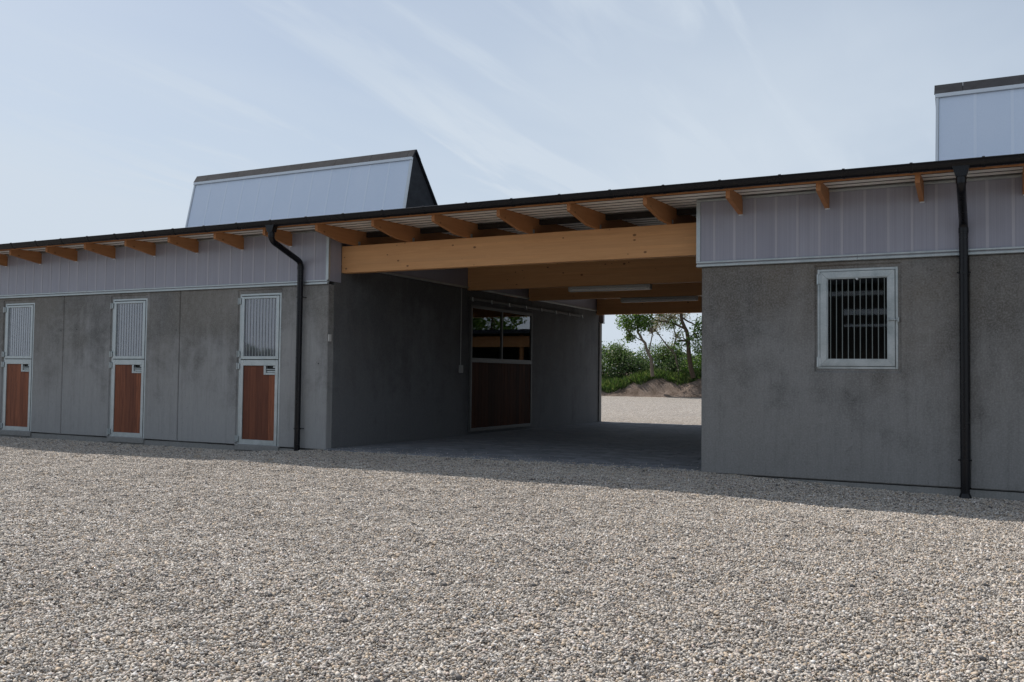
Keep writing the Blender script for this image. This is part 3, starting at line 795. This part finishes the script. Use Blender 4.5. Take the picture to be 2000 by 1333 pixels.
# sliding door on the passage wall ---------------------------------------------
def make_slider():
    S_ = empty('sliding_door', Vector((XL, 0, 0)) - world_of(B), B)
    G_ = MAT['shaded_steel']
    def P(name, mb, m, smooth=False): return put(name, mb.mesh(name, m, smooth), S_, (0, 0, 0))
    x0, x1 = .012, .062; y0, y1, z0, z1 = DY0, DY1, .175, 2.70
    P('frame', MB().box(x0, x1, y0, y0+.05, z0, z1, .003).box(x0, x1, y1-.05, y1, z0, z1, .003).box(x0, x1, y0+.0505, y1-.0505, z1-.06, z1, .003).box(x0, x1, y0+.0505, y1-.0505, z0, z0+.07, .003).box(x0, x1, y0+.0505, y1-.0505, 1.555, 1.645, .003).box(x0, x1, 5.66, 5.70, 1.6455, z1-.0605, .003), G_)
    for a, b in ((y0+.051, 5.659), (5.701, y1-.051)): P('glass_pane', MB().box(.03, .038, a, b, 1.646, z1-.061), MAT['window_glass'])
    P('backing', MB().box(.0, .006, y0+.05, y1-.05, 1.6, z1-.03), MAT['interior'])
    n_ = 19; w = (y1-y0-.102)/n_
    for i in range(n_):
        P('plank', MB().box(.022, .05, y0+.051+i*w+.0015, y0+.051+(i+1)*w-.0015, z0+.0705, 1.5545, .003), MAT['shaded_wood'])
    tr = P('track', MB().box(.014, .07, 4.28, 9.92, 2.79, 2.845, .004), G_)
    br_ = MB().box(.071, .082, -.02, .02, -.05, .03, .002).tube([(.082, 0, -.04), (.098, 0, -.04)], .012, 8).mesh('track_bracket', MAT['galvanised_steel'])
    for i in range(8): put('track_bracket', br_, S_, (0, 4.38+i*.785, 2.815))
make_slider()

# roof monitors ---------------------------------------------------------------
def monitor(xa, xb, lab, ends=(True, True)):
    Mo = empty('roof_monitor', Vector(((xa+xb)/2, 5.0, 3.7)) - world_of(B), B); Mo['label'] = lab
    o_ = Vector(((xa+xb)/2, 5.0, 3.7))
    def P(name, mb, m): return mb.build(name, m, Mo)
    za, ya = 6.128, 5.0; zb = 3.70
    fy = lambda z: 4.887 - (5.921-z)*.2285          # front glazing plane
    ry = lambda z: ya + (za-z)*.832                 # felted back slope
    # body (end walls) set just inside the coverings
    body = [(fy(5.90)+.03, 5.90), (ya, za-.05), (ry(zb)-.05, zb), (fy(zb)+.03, zb)]
    P('end_wall', MB().prism(body, 'x', xa+.02, xb-.02), MAT['end_cladding'])
    w = .531; n_ = int((xb-xa-.09)/w + .5); w = (xb-xa-.09)/n_
    zt = 5.885
    nrm = Vector((0, -1, .2285)).normalized()
    def slab(x0, x1, d0, d1, z0, z1):
        vs = []
        for x in (x0, x1):
            for z in (z0, z1):
                for d in (d0, d1):
                    vs.append(Vector((x, fy(z), z)) + nrm*d)
        return MB().add(vs, [(0, 1, 3, 2), (4, 6, 7, 5), (0, 4, 5, 1), (2, 3, 7, 6), (0, 2, 6, 4), (1, 5, 7, 3)])
    for i in range(n_):
        x0 = xa+.045+i*w
        P('glazing_panel', slab(x0+.0003, x0+w-.0003, -.02, .0, zb+.02, zt), MAT['monitor_glazing'])
        if i: P('seam', slab(x0-.022, x0+.022, .0006, .004, zb+.02, zt), MAT['monitor_seam'])
    for x0, x1 in ((xa-.002, xa+.040), (xb-.040, xb+.002)):
        P('edge_trim', slab(x0, x1, -.03, .022, zb, zt+.0), MAT['white_aluminium'])
    k = 3 if xb-xa > 5 else 2
    for i in range(k):
        a = xa + (xb-xa)*i/k; b = xa+(xb-xa)*(i+1)/k - .004
        P('head_trim', slab(a-(.012 if i == 0 else 0), b+(.012 if i == k-1 else 0), -.02, .035, zt+.002, zt+.062), MAT['white_aluminium'])
    # felt ridge cap, in lengths
    x = xa-.03; L_ = .98; first = True
    while x < xb+.03-.05:
        x2 = min(x + (.42 if first else L_), xb+.03); first = False
        P('ridge_cap', MB().prism([(fy(5.955)-.035, 5.953), (ya-.03, za), (ya+.02, za+.012), (ry(5.95)+.04, 5.95), (ry(5.95)+.02, 5.945), (ya, za-.03), (fy(5.955)-.012, 5.948)], 'x', x+.003, x2-.003), MAT['roof_felt'])
        x = x2
    P('back_slope', MB().prism([(ry(5.96), 5.96), (ry(5.96)+.03, 5.96), (ry(zb)+.03, zb), (ry(zb)-.03, zb)], 'x', xa-.025, xb+.025), MAT['roof_felt'])
monitor(-17.46, -11.06, 'long roof monitor above the half doors'); monitor(-.85, 5.5, 'roof monitor cut off by the frame edge')

# ------------------------------------------------------------------ fixtures
def tube_light(x0, x1, y, z, lab):
    T = empty('fluorescent_light', ((x0+x1)/2, y, z))
    tag(T, lab, 'light fixture', 'fluorescent lights under the passage beams')
    hx = (x1-x0)/2
    def P(name, mb, m, smooth=False): return put(name, mb.mesh(name, m, smooth), T, (0, 0, 0))
    P('housing', MB().box(-hx, hx, -.05, .05, -.052, 0, .006), MAT['lamp_plastic'])
    P('diffuser', MB().prism([(-.045, -.053), (.045, -.053), (.038, -.086), (.02, -.098), (-.02, -.098), (-.038, -.086)], 'x', -hx+.012, hx-.012), MAT['diffuser'])
    for sx in (-1, 1): P('end_cap', MB().box(sx*hx-.011, sx*hx+.011, -.052, .052, -.09, -.004, .004), MAT['lamp_plastic'])
    clip = MB().box(-.012, .012, -.056, -.0505, -.07, -.02, .002).mesh('clip', MAT['galvanised_steel'])
    for i in range(5): put('clip', clip, T, (-hx+.05+i*(2*hx-.1)/4, 0, 0))
    return T
tube_light(-7.11, -5.52, 4.372, 2.976, 'tube light under the second beam, the nearer of the two')
tube_light(-7.10, -5.46, 7.072, 2.983, 'tube light under the third beam, farther into the passage')
sw = empty('light_switch', (XL+.002, .045, 1.80)); tag(sw, 'small white switch plate on the corner beside the passage', 'switch')
put('plate', MB().box(0, .014, -.035, .035, 0, .11, .004).mesh('plate', MAT['white_plastic']), sw, (0, 0, 0))
put('rocker', MB().box(.0145, .02, -.018, .018, .025, .085, .003).mesh('rocker', MAT['white_plastic']), sw, (0, 0, 0))
jb = empty('junction_box', (XL, 4.05, 1.34)); tag(jb, 'grey socket box with conduit beside the sliding door', 'socket')
put('box_body', MB().box(.0, .05, -.05, .05, 0, .15, .006).mesh('box_body', MAT['grey_plastic']), jb, (0, 0, 0))
put('conduit', MB().tube([(.014, 0, .15), (.014, 0, 1.66)], .010, 8).mesh('conduit', MAT['grey_plastic'], True), jb, (0, 0, 0))

# ------------------------------------------------------------------ earth bank, plants and trees beyond the passage
def bank_z(x, y):
    yf = 31.6 + .5*math.sin(x*.45+1) + mnoise.noise(Vector((x*.6, 0, 2)))*.5
    t_ = (y-yf)/1.7
    top = 1.28 + .22*mnoise.noise(Vector((x*.5, 4, 1))) - (.38 if x < -16.3 else 0)*min(1, max(0, (-16.3-x)/1.2))
    s_ = min(1, max(0, t_)); s_ = s_*s_*(3-2*s_)
    z = FAR_Z(y) - .03 + s_*(top-.3) + max(0, y-yf-1.7)*.035
    amp = .10 if 0 < t_ < 1.4 else .03
    return z + amp*mnoise.fractal(Vector((x*1.7, y*1.7, 0)), 1.0, 2.0, 4)*min(1, max(0, t_*4))
grid_obj('earth_bank', list(np.arange(-30, 4, .16)), list(np.arange(31, 35.2, .14)) + list(np.arange(35.5, 60, 2)), bank_z, MAT['bare_soil'])

def leaf_mesh(name, pts, size, m, r_, fold=.25):
    n_ = len(pts); pts = np.asarray(pts)
    s_ = size*r_.uniform(.6, 1.35, n_)[:, None]
    d = r_.normal(size=(n_, 3)); d /= np.linalg.norm(d, axis=1)[:, None]
    e = r_.normal(size=(n_, 3)); e -= d*(e*d).sum(1)[:, None]; e /= np.linalg.norm(e, axis=1)[:, None]
    nn = np.cross(d, e)
    a = pts - d*s_; c = pts + d*s_; b = pts + e*s_*.55 + nn*s_*fold; f = pts - e*s_*.55 + nn*s_*fold
    V = np.stack([a, b, c, f], 1).reshape(-1, 3); i = np.arange(n_)*4
    T = np.stack([i, i+1, i+2, i, i+2, i+3], 1).reshape(-1, 3)
    me = bpy.data.meshes.new(name); me.vertices.add(len(V)); me.vertices.foreach_set('co', V.ravel())
    me.loops.add(T.size); me.polygons.add(len(T)); me.loops.foreach_set('vertex_index', T.ravel().astype(np.int32))
    me.polygons.foreach_set('loop_start', np.arange(0, T.size, 3, dtype=np.int32)); me.update(calc_edges=True); me.materials.append(m)
    return me
def blob_pts(c, rad, n_, r_, clump=.16, shell=.45):
    """leaf positions: clumps gathered in an ellipsoid, denser towards its skin"""
    k = max(4, n_//26)
    u = r_.normal(size=(k, 3)); u /= np.linalg.norm(u, axis=1)[:, None]
    q = (shell + (1-shell)*r_.uniform(0, 1, k)**.6)[:, None]
    cc = np.array(c) + u*q*np.array(rad)
    w = r_.integers(0, k, n_); return cc[w] + r_.normal(size=(n_, 3))*clump
def tree(name, base, label, cat, trunks, blobs, m, size, bark='bark', group=None, seed=0):
    r_ = np.random.default_rng(500+seed)
    T = empty(name, base); tag(T, label, cat, group)
    mb = MB()
    for pts, ra, rb in trunks:
        pts = [Vector(p) for p in pts]; fine = []
        for i in range(len(pts)-1):
            for q in range(3):
                t_ = q/3; fine.append(pts[i].lerp(pts[i+1], t_) + Vector(r_.normal(size=3))*ra*.25*(0 if i+q == 0 else 1))
        fine.append(pts[-1]); k = len(fine)
        mb.tube(fine, [ra+(rb-ra)*i/(k-1) for i in range(k)], 7)
    # twigs that carry the clumps
    tw = []
    P = []
    for c, rad, n_ in blobs:
        n_ = int(n_*1.45); pp = blob_pts(c, rad, n_, r_, clump=.10+.06*max(rad)); P.append(pp)
        near = min((p for t3 in trunks for p in t3[0]), key=lambda p: (Vector(p)-Vector(c)).length)
        for _ in range(7):
            e = Vector(c) + Vector((r_.uniform(-.8, .8)*rad[0], r_.uniform(-.8, .8)*rad[1], r_.uniform(-.6, .8)*rad[2]))
            mid = Vector(near).lerp(e, .5) + Vector(r_.normal(size=3))*.12*max(rad)
            mb.tube([near, mid, e], [.035, .022, .008], 5)
    if mb.v: mb.build('trunk', MAT[bark], T, True)
    me = leaf_mesh('crown', np.vstack(P), size, MAT[m], r_)
    put('crown', me, T)
    return T
TG = 'trees on the bank beyond the passage'
tree('broadleaf_tree', (-15.2, 32.6, 1.5), 'small leaning green tree left of the opening, on the earth bank', 'tree',
     [([(-15.2, 32.6, 1.35), (-15.32, 32.6, 2.3), (-15.62, 32.6, 3.0), (-15.95, 32.6, 3.55), (-16.15, 32.6, 4.4), (-16.0, 32.6, 5.2)], .095, .035), ([(-15.4, 32.6, 2.6), (-15.25, 32.7, 3.5), (-15.3, 32.7, 4.6)], .035, .018), ([(-15.7, 32.6, 3.1), (-16.4, 32.5, 3.5)], .035, .015)],
     [((-16.15, 32.6, 4.2), (.85, .8, .45), 950), ((-16.5, 32.5, 3.9), (.5, .6, .25), 300), ((-15.55, 32.6, 4.0), (.42, .5, .35), 220), ((-16.35, 32.4, 3.33), (.34, .35, .14), 190), ((-15.8, 32.6, 5.3), (1.5, 1.3, .75), 2200)], 'leaf_green', .060, 'pale_bark', TG, 1)
tree('broadleaf_tree', (-13.2, 32.9, 1.5), 'dark tall trunk with open branches in the right of the opening', 'tree',
     [([(-13.2, 32.9, 1.3), (-13.45, 32.9, 2.7), (-13.58, 32.9, 3.6), (-13.85, 32.9, 4.4), (-14.3, 32.9, 5.4), (-14.2, 32.9, 6.4)], .125, .05), ([(-13.6, 32.9, 3.7), (-14.3, 32.8, 4.05), (-15.1, 32.8, 4.15), (-15.7, 32.8, 4.6)], .06, .02), ([(-13.85, 32.9, 4.3), (-13.3, 32.9, 4.0), (-12.7, 32.8, 3.55), (-12.3, 32.8, 3.0)], .05, .015), ([(-13.5, 32.9, 3.1), (-13.2, 32.9, 3.5), (-13.0, 32.8, 4.3)], .04, .015)],
     [((-12.7, 32.8, 3.75), (.55, .6, .5), 620), ((-12.6, 32.9, 2.75), (.55, .6, .35), 430), ((-13.0, 32.7, 3.25), (.3, .4, .22), 150), ((-14.25, 32.9, 3.75), (.5, .4, .3), 120), ((-13.7, 32.9, 6.2), (1.9, 1.6, 1.1), 2600), ((-13.9, 32.9, 3.0), (.4, .4, .4), 90)], 'leaf_green', .058, 'bark', TG, 2)
tree('pale_tree', (-14.2, 33.9, 1.5), 'wispy pale silver leaved tree between the two darker trees', 'tree',
     [([(-14.2, 33.9, 1.4), (-14.5, 33.9, 2.5), (-15.0, 33.9, 3.1), (-15.5, 33.9, 3.7), (-15.3, 33.9, 4.6)], .05, .018), ([(-14.6, 33.9, 2.6), (-14.4, 33.9, 3.4), (-14.7, 33.9, 4.3)], .05, .02)],
     [((-15.2, 33.9, 4.3), (.75, .5, .35), 700), ((-14.6, 33.9, 4.6), (.9, .6, .3), 600), ((-15.6, 33.9, 3.75), (.3, .4, .35), 160), ((-14.4, 33.8, 3.55), (.4, .3, .35), 110)], 'leaf_silver', .048, 'pale_bark', TG, 3)
BG = 'bushes along the bank beyond the passage'
BUSH = [('leaf_hawthorn', (-18.2, 34.2, 2.1), (1.15, .9, 1.05), 2600, 'tall green bush with pale blossom at the left post of the opening'),
        ('leaf_dark', (-17.1, 34.0, 1.6), (1.0, .8, .75), 1900, 'low dark bush between the blossoming bush and the leaning tree'),
        ('leaf_hawthorn', (-15.7, 35.2, 2.25), (1.2, .9, .85), 2600, 'rounded grey green thorn bush behind the leaning trunk'),
        ('leaf_dark', (-14.9, 34.5, 1.6), (1.1, .8, .5), 1700, 'dark low bush at the foot of the leaning tree'),
        ('leaf_green', (-13.0, 34.3, 1.8), (1.4, .9, .75), 2400, 'bright green bush around the dark tall trunk'),
        ('leaf_dark', (-11.0, 34.2, 2.2), (1.3, 1.0, 1.1), 2200, 'dark bush on the bank just past the right edge of the opening'),
        ('leaf_dark', (-20.8, 34.6, 2.2), (1.5, 1.0, 1.2), 2200, 'dark bush on the bank just past the left edge of the opening')]
for i, (m, c, rad, n_, lab) in enumerate(BUSH):
    tree('bush', (c[0], c[1], 1.3), lab, 'bush', [([(c[0], c[1], 1.0), (c[0]+.1, c[1], c[2])], .05, .02), ([(c[0]-.2, c[1], 1.0), (c[0]-.4, c[1], c[2])], .04, .015)], [(c, rad, n_), ((c[0]+rad[0]*.5, c[1], c[2]+rad[2]*.35), tuple(v*.55 for v in rad), n_//3)], m, .052, 'bark', BG, 20+i)
# a far hedge that closes the view at the horizon
r_ = np.random.default_rng(77)
hp = np.stack([r_.uniform(-60, 25, 26000), r_.uniform(56, 59, 26000), r_.uniform(.9, 1, 26000)], 1)
hp[:, 2] = 1.2 + (1.9 + .7*np.sin(hp[:, 0]*.6) + .4*np.sin(hp[:, 0]*1.7+1))*r_.uniform(0, 1, 26000)**.6
h = put('far_hedge', leaf_mesh('far_hedge', hp, .16, MAT['leaf_dark'], r_)); tag(h, kind='stuff')
# grass on the bank
def grass():
    r_ = np.random.default_rng(9); V = []; Fc = []
    n_ = 24000; k = 0
    while k < n_:
        x = r_.uniform(-22, -9); y = r_.uniform(31.9, 35.5)
        yf = 31.6 + .5*math.sin(x*.45+1)
        edge = y - yf - 1.22 + .5*mnoise.noise(Vector((x*1.1, y*.8, 3)))
        if x < -16.2: edge += .55*min(1, (-16.2-x)*2)
        if edge < 0: continue
        z = bank_z(x, y); hgt = r_.uniform(.12, .42)*(1+.5*mnoise.noise(Vector((x, y, 8)))); w = r_.uniform(.012, .028); a = r_.uniform(0, 6.28); l = r_.normal(0, .12, 2)
        dx, dy = math.cos(a)*w, math.sin(a)*w; b = len(V)
        V += [(x-dx, y-dy, z-.03), (x+dx, y+dy, z-.03), (x+l[0]*.4+dx*.7, y+l[1]*.4+dy*.7, z+hgt*.6), (x+l[0], y+l[1], z+hgt)]
        Fc += [(b, b+1, b+2), (b, b+2, b+3)]; k += 1
    me = bpy.data.meshes.new('bank_grass'); me.from_pydata(V, [], Fc); me.materials.append(MAT['grass_blade'])
    tag(put('bank_grass', me), kind='stuff')
grass()

# ------------------------------------------------------------------ what the panes mirror: a dark barn across the yard, a shed beyond the passage
bn = empty('riding_barn', (-4, -40, 0)); tag(bn, 'dark timber barn with pale fascia boards across the yard, mirrored in the window', 'building')
MB().box(-15, 9, -46, -40, -.3, 6.5).build('wall', MAT['dark_cladding'], bn)
MB().prism([(-39.2, 6.3), (-43, 9.0), (-46.8, 6.3), (-46.8, 6.5), (-43, 9.25), (-39.2, 6.5)], 'x', -15.6, 9.6).build('roof', MAT['roof_felt'], bn)
for z0, z1, x0, x1 in ((4.72, 5.02, -7.2, 4), (4.1, 4.22, -7.2, 2.0), (5.75, 5.98, -11, -5.2)):
    MB().box(x0, x1, -39.97, -39.9, z0, z1).build('fascia_board', MAT['white_aluminium'], bn)
sh = empty('timber_shed', (11, 43, .3)); tag(sh, 'open timber shed with white panels, mirrored in the sliding door', 'building')
MB().box(4, 20, 42.2, 42.4, 3.2, 3.9).build('beam', MAT['rafter_wood'], sh)
MB().box(13.4, 18, 42.0, 42.15, .3, 3.9).build('panel', MAT['white_aluminium'], sh)
MB().box(3, 21, 41.2, 48, 4.05, 4.3).build('roof', MAT['roof_felt'], sh)
MB().box(4, 20, 47.6, 47.8, .2, 4.0).build('back_wall', MAT['dark_cladding'], sh)
for x in (4.1, 9, 13): MB().box(x, x+.2, 42.45, 42.65, .2, 4.0).build('post', MAT['rafter_wood'], sh)
for i, (x, y) in enumerate(((6, 52), (11, 54), (16, 51))):
    tree('broadleaf_tree', (x, y, .3), ('tree left of centre behind the timber shed', 'tree straight behind the timber shed', 'tree at the right end of the timber shed')[i], 'tree', [([(x, y, .2), (x+.2, y, 3), (x, y, 6)], .2, .08)], [((x, y, 6.2), (2.6, 2.2, 2.4), 2200)], 'leaf_green', .16, 'bark', 'trees behind the timber shed', 60+i)
r_ = np.random.default_rng(78)
hp = np.stack([r_.uniform(-78, -22, 9000), r_.uniform(-62, -60, 9000), r_.uniform(0, 1, 9000)], 1)
hp[:, 2] = (4.1+.5*np.sin(hp[:, 0]*.5))*hp[:, 2]
h = put('yard_hedge', leaf_mesh('yard_hedge', hp, .3, MAT['leaf_dark'], r_)); tag(h, kind='stuff')
